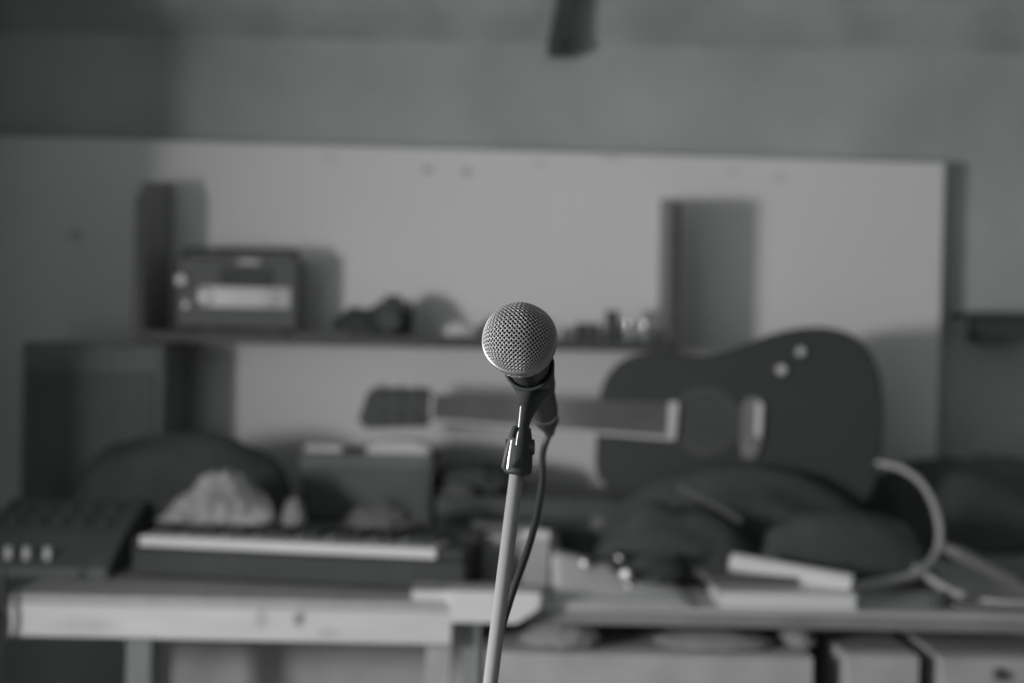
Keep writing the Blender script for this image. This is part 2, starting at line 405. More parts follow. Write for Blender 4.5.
rx0 = lx1 + .004; rx1 = at(1100, 620, YF).x
t = empty('side_table', ((rx0 + rx1) / 2, YF + .004, 0), label='grey thin-topped table on the right holding the guitar', cat='table')
ox = (rx0 + rx1) / 2; hw = (rx1 - rx0) / 2
M['side_top'] = mat('worn grey tabletop', .46, .6, var=.15, scale=5)
M['side_edge'] = mat('grey table edge', .25, .6, var=.15, scale=9)
box('table_top', M['side_top'], -hw, hw, 0, .74, TZ - .008, TZ, t, bevel=.001)
box('front_rail', M['side_edge'], -hw, hw, .0005, .02, TZ - .026, TZ - .0085, t)
for xx in (-hw + .012, hw - .03):
    for yy in (.03, .70): box('leg', M['midwood'], xx, xx + .024, yy, yy + .024, 0, TZ - .0085 if yy < .1 else TZ - .0085, t, bevel=.002)

# pale cabinets below the right-hand table
def cabinet(px0, px1, py, Y, m, label, hole=None, depth=.34):
    a = at(px0, py, Y); b = at(px1, py, Y); zt = (a.z + b.z) / 2
    xm = (a.x + b.x) / 2; h_ = (b.x - a.x) / 2
    t = empty('drawer_cabinet', (xm, Y, 0), label=label, cat='cabinet', group='pale cabinets under the right table')
    box('carcass', m, -h_, h_, .016, depth, 0, zt, t, bevel=.002)
    n = 4; dh = (zt - .02) / n
    for k in range(n):
        z0 = .012 + k * dh
        dr = box('drawer', m, -h_ + .002, h_ - .002, 0, .0155, z0, z0 + dh - .006 if k < n - 1 else zt - .001, t, bevel=.0015)
        if k < n - 1 or hole:
            zz = z0 + dh * .5
            if k == n - 1: zz = hole[1]; xk = hole[0] - xm
            else: xk = 0
            bm = bmesh.new(); lathe(bm, [(0, -.012), (.008, -.010), (.009, -.005), (.004, .0005), (0, .0005)], frame((xk, 0, zz), (0, 1, 0)), 16)
            finish('knob', bm, M['plastic'], dr, smooth=True)
    return zt
c1 = cabinet(485, 815, 655, 1.95, M['palewood2'], 'widest pale cabinet under the right table, directly right of the microphone stand')
c2 = cabinet(846, 921, 656, 1.955, M['palewood2'], 'narrow pale cabinet under the right table between the two others')
hp = at(1000, 675, 1.94)
c3 = cabinet(941, 1060, 659, 1.95, M['palewood2'], 'pale cabinet with a dark round knob at the bottom right corner', (hp.x, hp.z))
def soft(name, m, px0, px1, Y, zb, hgt, label, cat, seed, dy=.04, amp=.2):
    a = at(px0, 600, Y).x; b = at(px1, 600, Y).x
    o = lump(name, m, ((a + b) / 2, Y, zb), ((b - a) / 2, dy, hgt), amp, seed); return tag(o, label, cat)
soft('folded_cloth', M['midgrey'], 520, 600, 2.00, c1 + .001, .030, 'grey folded cloth lying in the gap under the right table', 'cloth', 11, .04, .15)
soft('round_cushion', M['midgrey'], 655, 775, 2.02, c1 + .001, .020, 'flat grey cushion stuffed on the widest cabinet under the table', 'cushion', 12, .05, .08)
soft('cloth_heap', M['midgrey'], 780, 815, 2.05, c1 + .001, .026, 'small grey rag on the right corner of the widest cabinet', 'cloth', 14, .05, .1)

# ------------------------------------------------------------------ keyboard
KY = 2.10
ka = at(122, 560, KY); kb = at(468, 570, KY); kx0 = at(129, 556, KY).x; kx1 = at(438, 560, KY).x
t = empty('keyboard', ((ka.x + kb.x) / 2, KY, TZ), (0, 0, -math.radians(9)), label='black music keyboard with a row of white keys on the wooden table', cat='keyboard')
ox = (ka.x + kb.x) / 2; hw = (kb.x - ka.x) / 2
box('case', M['keyblack'], -hw, hw, 0, .20, .004, .046, t, bevel=.004)
box('rear_panel', M['keyblack'], -hw, hw, .112, .20, .0462, .0705, t, bevel=.004)
box('cheek_block', M['keyblack'], -hw, kx0 - ox - .002, .0, .1118, .0462, .062, t, bevel=.003)
box('cheek_block', M['keyblack'], kx1 - ox + .002, hw, .0, .1118, .0462, .064, t, bevel=.006)
lobj('modulation_wheel', M['midgrey'], [(0, -.008), (.014, -.008), (.016, -.005), (.016, .005), (.014, .008), (0, .008)], frame((-hw + .010, .03, .060), (1, 0, 0)), t)
nw = 28; kw = (kx1 - kx0) / nw; ks = kx0 - ox
for i in range(nw):
    x0 = ks + i * kw
    box('white_key', M['white'], x0 + .0004, x0 + kw - .0004, .004, .110, .0485, .0635, t, bevel=.001)
for i in range(nw - 1):
    if i % 7 in (2, 6): continue
    x0 = ks + (i + 1) * kw
    box('black_key', M['matte'], x0 - kw * .30, x0 + kw * .30, .040, .110, .0637, .0735, t, bevel=.001)
for k in range(6): lobj('knob', M['matte'], [(.008, 0), (.007, .010), (0, .010)], Matrix.Translation((-hw + .05 + k * .03, .185, .0707)), t, 16)

ZR = TZ + .0715
def onkb(px, Y): return at(px, 530, Y).x
# crumpled cloth
M['crumple'] = mat('crumpled plastic bag', .34, .55, var=.45, scale=28, bump=.9, bscale=40)
p = at(226, 528, 2.26)
bm = bmesh.new(); bmesh.ops.create_icosphere(bm, subdivisions=5, radius=1)
for v in bm.verts:
    n = v.co.normalized()
    k = 1 + .18 * noise.fractal(n * 2.2 + Vector((4, 1, 3)), .8, 2.1, 3) - .16 * abs(noise.noise(n * 5 + Vector((9, 2, 1)))) - .07 * abs(noise.noise(n * 13))
    c = n * k; zz = c.z
    wx = .098 * (1 - .55 * max(0, zz)); sx = -.004 * max(0, zz)
    v.co = Vector((c.x * wx + sx, c.y * .04 * (1 - .3 * max(0, zz)), (zz if zz > 0 else zz * .06) * .082))
mn = min(v.co.z for v in bm.verts)
for v in bm.verts: v.co.z -= mn
o = finish('crumpled_bag', bm, M['crumple'], smooth=True); o.location = (p.x, 2.238, ZR)
tag(o, 'crumpled pale bag heaped on the back of the keyboard', 'bag')
p = at(297, 515, 2.26); o = lump('paper_ball', M['midgrey'], (p.x, 2.23, ZR), (.019, .018, .038), .2, 21); tag(o, 'small grey paper ball right of the crumpled bag', 'paper')
p = at(382, 530, 2.24); o = lump('grey_rag', M['dimgrey'], (p.x, 2.225, ZR), (.055, .035, .034), .3, 22); tag(o, 'dull grey rag on the right part of the keyboard', 'rag')

# ------------------------------------------------------------------ black gear on the left
# loudspeaker cabinet under the shelf
LY = 2.50
a = at(20, 400, LY).x; b = -.612
t = empty('speaker_cabinet', ((a + b) / 2, LY, TZ), label='tall black loudspeaker cabinet under the left end of the shelf', cat='speaker')
h = (b - a) / 2; HH = zs - .016 - TZ
box('cabinet_box', M['charcoal'], -h, h, .006, .235, 0, HH, t, bevel=.006)
box('speaker_cloth', M['black'], -h + .015, h - .015, 0, .0062, .02, HH - .05, t, bevel=.002)
for px in (57, 70):
    q = at(px, 346, LY) - Vector(((a + b) / 2, LY, TZ))
    lobj('control_knob', M['silver'], [(0, -.010), (.0035, -.010), (.0045, .008)], frame((q.x, 0, min(q.z, HH - .02)), (0, 1, 0)), t, 12)
# small mixer with three white fader caps
MYY = 2.12
a = at(-40, 560, MYY); b = at(108, 560, MYY)
t = empty('mixer', ((a.x + b.x) / 2, MYY, TZ), label='black mixer with three white fader caps at the left end of the table', cat='mixer')
h = (b.x - a.x) / 2
zm = at(27, 562, MYY).z - TZ
pobj_b = bmesh.new()
ol = [(0, 0), (.22, 0), (.22, zm + .07), (.10, zm + .035), (0, zm - .008)]
A = [pobj_b.verts.new((-h, y, z)) for y, z in ol]; B = [pobj_b.verts.new((h, y, z)) for y, z in ol]
pobj_b.faces.new(A); pobj_b.faces.new(B[::-1])
for i in range(5): pobj_b.faces.new((A[i], B[i], B[(i + 1) % 5], A[(i + 1) % 5]))
finish('mixer_body', pobj_b, M['black'], t, bevel=.003)
slope = (.035 + .008) / .10
for px in (9, 27, 48):
    q = at(px, 555, MYY + .02).x - (a.x + b.x) / 2
    zz = zm - .008 + slope * .02
    box('fader_cap', M['white'], q - .0045, q + .0045, .014, .026, zz + .0, zz + .019, t, bevel=.002)
for i in range(5):
    for j in range(2):
        y = .12 + j * .045; zz = zm + .035 + (y - .10) * (.035 / .12)
        lobj('knob', M['matte'], [(.006, -.002), (.005, .012), (0, .012)], Matrix.Translation((-h + .04 + i * (2 * h - .08) / 4, y, zz)), t, 14)
# black cable hanging at the table's left end
o = tubeobj('black_cable', M['matte'], [at(3, 560, 1.97), at(2, 590, 1.965), at(7, 615, 1.965), at(6, 640, 1.97), at(-2, 700, 1.98), (at(-2, 700, 1.98).x, 1.98, .02)], .004)
tag(o, 'black cable hanging down at the left end of the wooden table', 'cable')

# dark bag hump at left back, amp head, hard case
p = at(180, 500, 2.42)
o = lump('gear_bag', M['cloth_black'], (at(185, 500, 2.43).x, 2.41, TZ), (.215, .07, .178), .10, 31, fscale=1.5); tag(o, 'black slumped gear bag standing behind the crumpled bag', 'bag')
AY = 2.46
a = at(300, 460, AY).x; b = at(432, 460, AY).x; AH = at(366, 455, AY).z - TZ
t = empty('amplifier', ((a + b) / 2, AY, TZ), label='black amplifier head under the guitar headstock', cat='amplifier')
h = (b - a) / 2
box('amp_case', M['charcoal'], -h, h, .004, .22, 0, AH, t, bevel=.006)
box('grille_cloth', M['black'], -h + .01, h - .01, 0, .0045, .06, AH - .02, t)
box('control_strip', M['plastic'], -h + .01, h - .01, -.001, .0045, .012, .055, t)
for k in range(5): lobj('knob', M['matte'], [(0, -.014), (.007, -.014), (.008, 0)], frame((-h + .03 + k * (2 * h - .06) / 4, -.0005, .033), (0, 1, 0)), t, 14)
p = at(398, 450, 2.47)
t = empty('white_envelope', (p.x, 2.52, TZ + AH), label='white folded envelope lying on the amplifier below the headstock', cat='envelope')
hh = .056
box('envelope_pocket', M['paper'], -hh, hh, -.045, .045, 0, .016, t, bevel=.006)
pobj('envelope_flap', M['paper'], [(-hh + .004, .0162), (hh - .004, .0162), (hh * .5, .024), (-hh * .5, .024)], -.04, .03, t, bevel=.002)
p = at(323, 450, 2.47)
o = box('white_notepad', M['paper'], p.x - .036, p.x + .030, 2.50, 2.58, TZ + AH, TZ + AH + .012, bevel=.003); tag(o, 'small white notepad on the left corner of the amplifier', 'notepad')
# flight case to the right, lower
a = at(436, 480, 2.44).x; b = at(640, 480, 2.44).x; EH = at(560, 499, 2.44).z - TZ
t = empty('equipment_case', ((a + b) / 2, 2.44, TZ), label='low black equipment case behind the microphone stand', cat='case')
h = (b - a) / 2
box('lower_shell', M['black'], -h, h, 0, .25, 0, EH * .6, t, bevel=.006)
box('lid', M['black'], -h, h, 0, .25, EH * .6 + .001, EH, t, bevel=.008)
for s in (-.6, .6):
    box('latch', M['midgrey'], h * s - .012, h * s + .012, -.004, .0, EH * .5, EH * .7, t, bevel=.001)
tubeobj('handle', M['matte'], [(-.05, 0, EH * .35), (-.045, -.018, EH * .33), (.045, -.018, EH * .33), (.05, 0, EH * .35)], .005, t)
# soft black coat over case, left part higher
o = lump('black_jacket', M['cloth_black'], (at(480, 470, 2.55).x - .005, 2.53, TZ + EH + .001), (.075, .06, .045), .25, 33); tag(o, 'black jacket heaped on the equipment case under the guitar neck', 'jacket')
p = at(458, 478, 2.44); o = lump('grey_sock', M['dimgrey'], (p.x + .003, 2.455, TZ + EH + .001), (.03, .014, .016), .3, 36); tag(o, 'dark grey balled sock in front of the black jacket', 'sock')
# papers / books between keyboard and mic stand
def slab(name, m, px0, px1, Y0, Y1, z0, z1, label, cat, rz=0, cover=None):
    a = at(px0, 560, Y0).x; b = at(px1, 560, Y0).x
    t = empty(name, ((a + b) / 2, Y0, z0), (0, 0, rz), label=label, cat=cat)
    h_ = (b - a) / 2; D = Y1 - Y0; H = z1 - z0; e = min(.003, H * .2)
    box('pages', M['paper'] if cover is None else cover, -h_ + .002, h_ - .002, .001, D - .002, e, H - e, t)
    box('cover', m, -h_, h_, 0, D, 0, e, t); box('cover', m, -h_, h_, 0, D, H - e, H, t)
    box('spine', m, -h_ - .001, -h_ + .0018, 0, D, 0, H, t, bevel=.0008)
    return t
slab('paperback_book', M['midgrey'], 482, 560, 2.17, 2.38, TZ, TZ + .055, 'thick grey book lying behind the white block and pole', 'book', cover=M['midgrey'])
slab('magazine', M['grey'], 470, 540, 2.20, 2.36, TZ + .0555, TZ + .068, 'light grey magazine on top of the thick grey book', 'magazine', cover=M['grey'])
slab('notebook', M['grey'], 412, 540, 1.995, 2.06, TZ + .0005, TZ + .017, 'pale notebook in front of the keyboard right end', 'notebook')
t = empty('white_block', (at(495, 610, 1.97).x, 1.96, TZ), label='white paper packet jutting over the table edge behind the pole', cat='packet')
box('packet_wrap', M['paper'], at(447, 610, 1.96).x - t.location.x, at(541, 610, 1.96).x - t.location.x, 0, .046, .0004, .022, t, bevel=.003)
pobj('packet_flap', M['paper'], [(-.062, -.020), (.03, -.020), (.06, .0), (.062, .010), (-.062, .010)], -.004, -.0005, t, bevel=.0005)
# upright carton
a = at(522, 560, 2.10).x; b = at(550, 560, 2.10).x; z1 = at(536, 535, 2.10).z
t = empty('upright_carton', ((a + b) / 2, 2.145, TZ), label='narrow upright pale carton right of the microphone stand', cat='carton')
h = (b - a) / 2
box('carton_body', M['grey'], -h, h, 0, .020, 0, z1 - TZ - .012, t, bevel=.001)
box('carton_lid', M['paper'], -h - .001, h + .001, -.001, .021, z1 - TZ - .0118, z1 - TZ, t, bevel=.002)

# ------------------------------------------------------------------ guitar
GY = 2.43
g0 = at(668, 419, GY)
S = 1422 / GY
gt = empty('acoustic_guitar', g0, label='black acoustic guitar on its side with the neck pointing left', cat='guitar')
gt.rotation_mode = 'XYZ'
gt.matrix_world = Matrix.Translation(g0) @ Matrix.Rotation(-math.radians(7), 4, 'Z') @ Matrix.Rotation(math.radians(1.4), 4, 'Y') @ Matrix.Rotation(-math.radians(3), 4, 'X')
prof = [(598, 12), (600, 28), (606, 42), (616, 54), (630, 62), (646, 66), (664, 67), (684, 66), (702, 66), (720, 70), (740, 78), (762, 88), (784, 95), (806, 98.5), (826, 98), (844, 93), (858, 83), (868, 68), (875, 48), (878, 26), (879, 8)]
up = [((px - 668) / S, hw_ / S) for px, hw_ in prof]
ups = [Vector((x, 0, z)) for x, z in up]
ups = smooth_pts(ups, 4)
lowp = [(597, 30), (597, 44), (599, 58), (606, 68), (620, 74), (646, 75), (684, 74)] + prof[9:]
lows = smooth_pts([Vector(((px - 668) / S, 0, hw_ / S)) for px, hw_ in lowp], 4)
outline = [(v.x, v.z) for v in ups] + [(v.x, -v.z) for v in reversed(lows)]
pobj('body', M['gloss'], outline, 0, .095, gt, bevel=.006)
inset = [(x * .985 + .0005, z * .965) for x, z in outline]
# fretboard: from x=0 (px 668) to nut
NL = (668 - 434) / S + .006
fb = [(0, .0295), (0, -.0295), (-NL, -.0215), (-NL, .0215)]
pobj('fretboard', M['rosewood'], fb, -.011, -.0005, gt, bevel=.001)
bnd = bmesh.new()
prism(bnd, [(0.0, -.0297), (-NL, -.0217), (-NL, -.0255), (0.0, -.0350)], -.0122, .004)
prism(bnd, [(.0003, .0297), (.0003, -.0350), (.014, -.0350), (.017, .0297)], -.0122, -.0004)
finish('fretboard_binding', bnd, M['white'], gt, bevel=.0008)
nk = bmesh.new(); prism(nk, [(-.118, .026), (-.118, -.026), (-NL, -.0205), (-NL, .0205)], -.0004, .018); finish('neck', nk, M['neckwood'], gt, bevel=.006, seg=3)
SL = .62
for k in range(1, 17):
    d = SL * (1 - 2 ** (-k / 12)); xx = -NL + d * (NL / .415)
    if xx > -.004: break
    hz = .0205 + (.0085) * (d * (NL / .415) / NL)
    box('fret', M['midgrey'], xx - .0006, xx + .0006, -.0122, -.0109, -hz, hz, gt)
box('nut', M['white'], -NL - .004, -NL - .0002, -.013, .012, -.021, .021, gt)
hd = pobj('headstock', M['gloss'], [(-NL - .0042, .022), (-NL - .0042, -.024), (-NL - .015, -.036), (-NL - .120, -.044), (-NL - .134, -.030), (-NL - .122, .016), (-NL - .108, .030), (-NL - .012, .032)], .001, .018, gt, bevel=.003)
for s in (-1, 1):
    for k in range(3):
        xx = -NL - .030 - k * .032
        pg = lobj('tuning_post', M['matte'], [(0, -.014), (.003, -.014), (.003, 0.0008)], frame((xx, 0, s * .017), (0, 1, 0)), gt, 10)
        tubeobj('tuning_peg', M['matte'], [(xx, .010, s * .030), (xx, .010, s * .0365), (xx, .010, s * .033), (xx, .010, s * .035 - .002)], (lambda i: .002 if i < 2 else .0055), gt, sides=8, n=0)
# sound hole and rosette
cx = .062
ro = bmesh.new()
for rr, tw in ((.050, .0022), (.056, .0012)):
    pts = [Vector((cx + rr * math.cos(2 * PI * k / 48), 0, rr * math.sin(2 * PI * k / 48))) for k in range(48)]
    pts = [p for p in pts]
    A = []
    for p in pts:
        d = (p - Vector((cx, 0, 0))).normalized()
        A.append((bm_a := ro.verts.new(p - d * tw + Vector((0, -.0008, 0))), ro.verts.new(p + d * tw + Vector((0, -.0008, 0)))))
    for k in range(48):
        k2 = (k + 1) % 48
        # stop where the fretboard covers it
        if pts[k].x < .018: continue
        ro.faces.new((A[k][0], A[k][1], A[k2][1], A[k2][0]))
for v in [v for v in ro.verts if not v.link_faces]: ro.verts.remove(v)
r_ = finish('rosette', ro, M['dimgrey'], gt); so = r_.modifiers.new('t', 'SOLIDIFY'); so.thickness = .0006
lobj('sound_hole', M['matte'], [(0, -.0006), (.044, -.0006), (.044, .0004), (0, .0004)], frame((cx, 0, 0), (0, 1, 0)), gt, 40)
# pick guard, bridge
bxp = (752 - 668) / S
br = pobj('bridge', M['neckwood'], [(bxp - .020, .030), (bxp - .010, .044), (bxp + .010, .044), (bxp + .020, .030), (bxp + .015, -.035), (bxp + .006, -.060), (bxp - .016, -.060), (bxp - .020, -.035)], -.009, -.0002, gt, bevel=.002)
box('saddle', M['white'], bxp + .004, bxp + .0145, -.014, -.0092, -.022, .036, br, bevel=.002)
for k in range(6):
    z0 = (-.0175 + k * .007); zb = (-.026 + k * .0104)
    tubeobj('string', M['steel'], [(-NL - .002, -.0145, z0), (bxp + .006, -.0150, zb)], .0005, gt, sides=5, n=0)
for px, py, rr in ((800, 352, .0075), (781, 370, .0085)):
    lx = (px - 668) / S; lz = -(py - 419) / S
    kp = gt.matrix_world.inverted() @ at(px, py, GY - .012)
    lobj('control_knob', M['white'], [(0, -.014), (rr * .85, -.014), (rr, -.011), (rr, 0.0004)], frame((kp.x, 0, kp.z), (0, 1, 0)), gt, 20)
lobj('strap_button', M['steel'], [(0, .016), (.007, .014), (.003, .006), (.004, -.001)], frame((.3635, .05, 0), (1, 0, 0)), gt, 16)
gt['label'] = gt['label']

# guitar bag and cable heap beneath it
o = box('foam_block', M['cloth_black'], at(700, 560, 2.5).x, at(860, 560, 2.5).x, 2.40, 2.54, TZ, TZ + .026, bevel=.006); tag(o, 'black foam block on the table right under the lower edge of the guitar', 'block')
o = lump('gig_bag', M['cloth_black'], (at(735, 560, 2.36).x, 2.345, TZ), (.235, .040, .155), .07, 41, fscale=1.4); tag(o, 'black gig bag heaped in front of the lower half of the guitar body', 'bag')
p = at(650, 560, 2.28)
o = lump('black_backpack', M['cloth_black'], (at(668, 560, 2.26).x, 2.23, TZ), (.125, .066, .105), .16, 43, fscale=1.8); tag(o, 'lumpy black backpack in front of the guitar, left of white tube', 'backpack')
o = lump('black_coat', M['cloth_black'], (at(845, 560, 2.24).x, 2.235, TZ), (.145, .055, .10), .12, 44, fscale=1.6); tag(o, 'black coat heaped on the table behind the white tube', 'coat')
o = lump('black_rucksack', M['cloth_black'], (at(965, 560, 2.6).x, 2.595, TZ), (.22, .10, .158), .12, 47, fscale=1.6); tag(o, 'black rucksack at the right end of the table, right of the guitar', 'rucksack')
a = at(553, 600, 2.03).x; b = at(690, 600, 2.03).x
bm = bmesh.new(); g_ = []
for j in range(13):
    row = []
    for i in range(13):
        u = i / 12; y = 2.0 + .165 * j / 12
        row.append(bm.verts.new((a + (b - a) * u, y, TZ + .0016 + .052 * (1 - u) ** .8 * max(0, (y - 2.04) / .125) ** 1.4)))
    g_.append(row)
for j in range(12):
    for i in range(12): bm.faces.new((g_[j][i], g_[j][i + 1], g_[j + 1][i + 1], g_[j + 1][i]))
o = finish('lit_top_sheet', bm, M['paper'], smooth=True); s_ = o.modifiers.new('s', 'SOLIDIFY'); s_.thickness = .0012  # sheet added to brighten the spot where the table top is lit
tag(o, 'white sheet added in place of the lit table top, right of the carton', 'paper')
# black cable coils
def coil(px, py, Y, r, n, tilt, label, seed):
    rnd = random.Random(seed); pts = []
    c = at(px, py, Y); c.z = TZ + .002
    for i in range(n * 26):
        a_ = 2 * PI * i / 26
        rr = r * (1 + .10 * math.sin(a_ * .37 + seed)) * (1 - .008 * (i / 26))
        pts.append(Vector((rr * math.cos(a_), rr * .55 * math.sin(a_), .006 + .009 * (i / 26) + .003 * math.sin(a_ * 2.3))))
    t = empty('coiled_cable', c, label=label, cat='cable', group='coiled black cables')
    tubeobj('cable_sheath', M['matte'], pts, .0042, t, n=2, sides=8)
    e = pts[-1]
    return t, e
t, e = coil(648, 590, 2.145, .050, 5, 0, 'coiled black cable with shiny jack plugs in front of the backpack', 3)
for (px, py, rr) in ((585, 563, .0055), (626, 574, .0085), (629, 588, .006), (620, 558, .004)):
    q = at(px, py, 2.10) - t.location
    q.z = max(q.z, .008)
    pl = lobj('jack_plug', M['silver'], [(0, -.008), (rr * .7, -.008), (rr, -.004), (rr, .012), (rr * .6, .022), (rr * .25, .040), (0, .040)], frame(q, (.35, .9, -.12)), t, 16)
    tubeobj('plug_boot', M['matte'], [q + Vector((0, -.006, 0)) + Vector((.35, .9, -.12)) * .02, q + Vector((.02, .03, .0)), q + Vector((.01, .05, -.01))], rr * .9, t, sides=8)
o = tubeobj('shoulder_strap', M['dimgrey'], [at(678, 486, 2.16), at(700, 497, 2.158), at(722, 509, 2.158), at(742, 521, 2.16)], .005); tag(o, 'dark grey strap draped over the black backpack', 'strap')

# ------------------------------------------------------------------ right hand items
a = at(731, 562, 2.12); b = at(852, 584, 2.06)
t = empty('rolled_paper', a, label='long rolled white paper tube leaning on the books, right of the backpack', cat='paper roll')
d = (b - a); fm = frame((0, 0, 0), d.normalized(), (0, 0, 1))
L_ = d.length
lobj('paper_sheet', M['paper'], [(.0065, 0), (.0145, 0), (.0145, L_), (.0065, L_), (.0065, 0)], fm, t, 24)
slab('white_book', M['white'], 721, 858, 2.0, 2.11, TZ + .0005, TZ + .021, 'white book lying at the front edge of the right table', 'book')
slab('dark_book', M['dimgrey'], 712, 800, 2.06, 2.17, TZ + .0215, TZ + .033, 'dark book on the white book under the paper tube', 'book', .12, cover=M['dimgrey'])
def fl(p, r=.007): p = Vector(p); p.z = max(p.z, TZ + r); return p
r = .0068
pts = [at(866, 462, 2.40), at(884, 464, 2.38), at(904, 470, 2.35), at(922, 484, 2.32), at(935, 508, 2.28), at(940, 535, 2.25), at(935, 556, 2.22), at(918, 573, 2.17), at(890, 581, 2.14), at(850, 587, 2.11), at(815, 590, 2.09), at(780, 597, 2.035)]
t = empty('white_hose', fl(pts[-1]), label='thick pale cable looping up beside the guitar body', cat='cable')
o = tubeobj('cable_sheath', M['hose'], [fl(p, r) - t.location for p in pts], (lambda i: .0052 + .0022 * math.exp(-((i - 60) / 20.) ** 2)), t)
pts = [at(888, 548, 2.26), at(905, 560, 2.23), at(928, 577, 2.17), at(950, 591, 2.12), at(968, 601, 2.09), at(1000, 607, 2.06), at(1050, 612, 2.05)]
t = empty('pale_cord', fl(pts[0]), label='pale cord running to the right edge below the looping cable', cat='cable')
tubeobj('cord_sheath', M['hose'], [fl(p, .006) - t.location for p in pts], (lambda i: .0065 if i < 34 else .0042), t)
bm = bmesh.new()
cps = [(944, 545), (965, 552), (990, 564), (1015, 577), (1045, 590)]
hw2 = [.006, .011, .012, .012, .012]
for (px, py), hh in zip(cps, hw2):
    c = at(px, py + 4, 2.20); bm.verts.new(c + Vector((0, .012, hh))); bm.verts.new(c - Vector((0, .004, hh)))
bm.verts.ensure_lookup_table()
for i in range(len(cps) - 1): bm.faces.new((bm.verts[2 * i], bm.verts[2 * i + 1], bm.verts[2 * i + 3], bm.verts[2 * i + 2]))
o = finish('webbing_strap', bm, M['midgrey'], smooth=True); s_ = o.modifiers.new('s', 'SOLIDIFY'); s_.thickness = .003
tag(o, 'broad grey webbing strap slanting down at the right edge', 'strap')
# small black pot and tray at right front
p = at(938, 600, 2.04)
t = empty('black_pot', (p.x, 2.035, TZ), label='small black pot at the front of the right table beside the tray', cat='pot')
lobj('pot_body', M['matte'], [(0, 0), (.010, 0), (.012, .022), (.0105, .022), (.009, .003), (0, .003)], None, t, 24)
lobj('pot_rim', M['plastic'], [(.0122, .0185), (.0138, .0185), (.0138, .024), (.0122, .024), (.0122, .0185)], None, t, 24)
a = at(955, 615, 2.03).x; b = at(1080, 615, 2.03).x
t = empty('plastic_tray', ((a + b) / 2, 2.02, TZ), label='shallow dark plastic tray at the right front table corner', cat='tray')
h = (b - a) / 2
box('tray_base', M['plastic'], -h, h, 0, .10, 0, .003, t)
for yy in (0, .097): box('tray_rim', M['midgrey'], -h, h, yy, yy + .003, .003, .009, t, bevel=.0008)
for xx in (-h, h - .003): box('tray_rim', M['midgrey'], xx, xx + .003, .0031, .0968, .003, .009, t, bevel=.0008)

# dark ledge on the back wall at right
a = at(966, 330, 2.72); b = at(1075, 330, 2.72)
z0 = at(1000, 344, 2.70).z; z1 = at(1000, 312, 2.70).z
t = empty('wall_ledge', ((a.x + b.x) / 2, YB, z0), label='dark wooden ledge fixed to the wall right of the white board', cat='shelf')
h = (b.x - a.x) / 2
box('ledge_plank', M['darkwood'], -h, h, -.10, 0, (z1 - z0) * .80, (z1 - z0), t, bevel=.002)
box('ledge_front', M['darkwood'], -h + .02, h, -.088, -.07, .0, (z1 - z0) * .795, t, bevel=.002)
pobj('bracket', M['darkwood'], [(-h + .03, 0.004), (-h + .045, 0.004), (-h + .045, (z1 - z0) * .79), (-h + .03, (z1 - z0) * .79)], -.069, 0, t)

# ------------------------------------------------------------------ microphone
MY = .98
mc = at(519.5, 339, MY)
tail = Vector((.135, .93, -.35)).normalized()
mx = frame(mc, -tail, (1, 0, 0))        # local +Z points out of the front of the grille
mic = empty('microphone', mc, label='silver-grilled vocal microphone in sharp focus at the centre', cat='microphone')
mic.matrix_world = mx
R0 = .0250
gb = bmesh.new()
N_ = 17; STEP = PI / 2 / 16.6
def gp(u, v, r):
    th = math.hypot(u, v)
    if th < 1e-6: return Vector((0, 0, r))
    s = math.sin(th) * r
    return Vector((s * u / th, s * v / th, math.cos(th) * r))
c45, s45 = math.cos(math.radians(40)), math.sin(math.radians(40))
LIM = math.radians(86)
for fam in (0, 1):
    for i in range(-N_, N_ + 1):
        a0 = i * STEP
        if abs(a0) >= LIM: continue
        ext = math.sqrt(LIM * LIM - a0 * a0)
        n = max(6, int(ext * 2 / STEP * 4)); pts = []
        for k in range(n + 1):
            b0 = -ext + 2 * ext * k / n
            wv = math.cos(PI * (b0 / STEP)) * (1 if (i % 2 == 0) else -1) * (1 if fam == 0 else -1)
            u, v = (a0, b0) if fam == 0 else (b0, a0)
            uu = u * c45 - v * s45; vv = u * s45 + v * c45
            pts.append(gp(uu, vv, R0 + .00026 * wv))
        tube(gb, pts, .00033, 6)
finish('front_grille', gb, M['grille'], mic, smooth=True)
# rear grille, tapering to the collar
def rp(phi, s):      # s 0..1 down the rear basket
    r = .0252 * math.cos(s * 1.0) ** .85; return Vector((r * math.cos(phi), r * math.sin(phi), -.003 - s * .024))
gb = bmesh.new()
for fam in (-1, 1):
    for i in range(40):
        pts = []
        for k in range(25):
            s = k / 24; phi = 2 * PI * i / 40 + fam * s * 1.0
            p = rp(phi, s); wv = math.cos(k * 1.6 + i * PI) * fam * .00025
            d = Vector((p.x, p.y, 0)).normalized(); pts.append(p + d * wv)
        tube(gb, pts, .00038, 5)
finish('rear_grille', gb, M['grille'], mic, smooth=True)
lobj('foam_liner', M['foam'], [(0, .0238)] + [(.0238 * math.sin(a_), .0238 * math.cos(a_)) for a_ in [PI / 2 * k / 14 for k in range(1, 15)]] + [(.0236, -.004), (.021, -.014), (.015, -.026), (0, -.026)], None, mic, 48)
lobj('grille_band', M['band'], [(.0240, .0024), (.0252, .0028), (.0259, .0022), (.0262, 0), (.0259, -.0032), (.0252, -.0040), (.0240, -.0036)], None, mic, 96)
lobj('handle', M['micblack'], [(.0135, -.024), (.0150, -.0255), (.0176, -.027), (.0176, -.036), (.0168, -.044), (.0150, -.055), (.0115, -.150), (.0110, -.160), (0, -.160)], None, mic, 48)

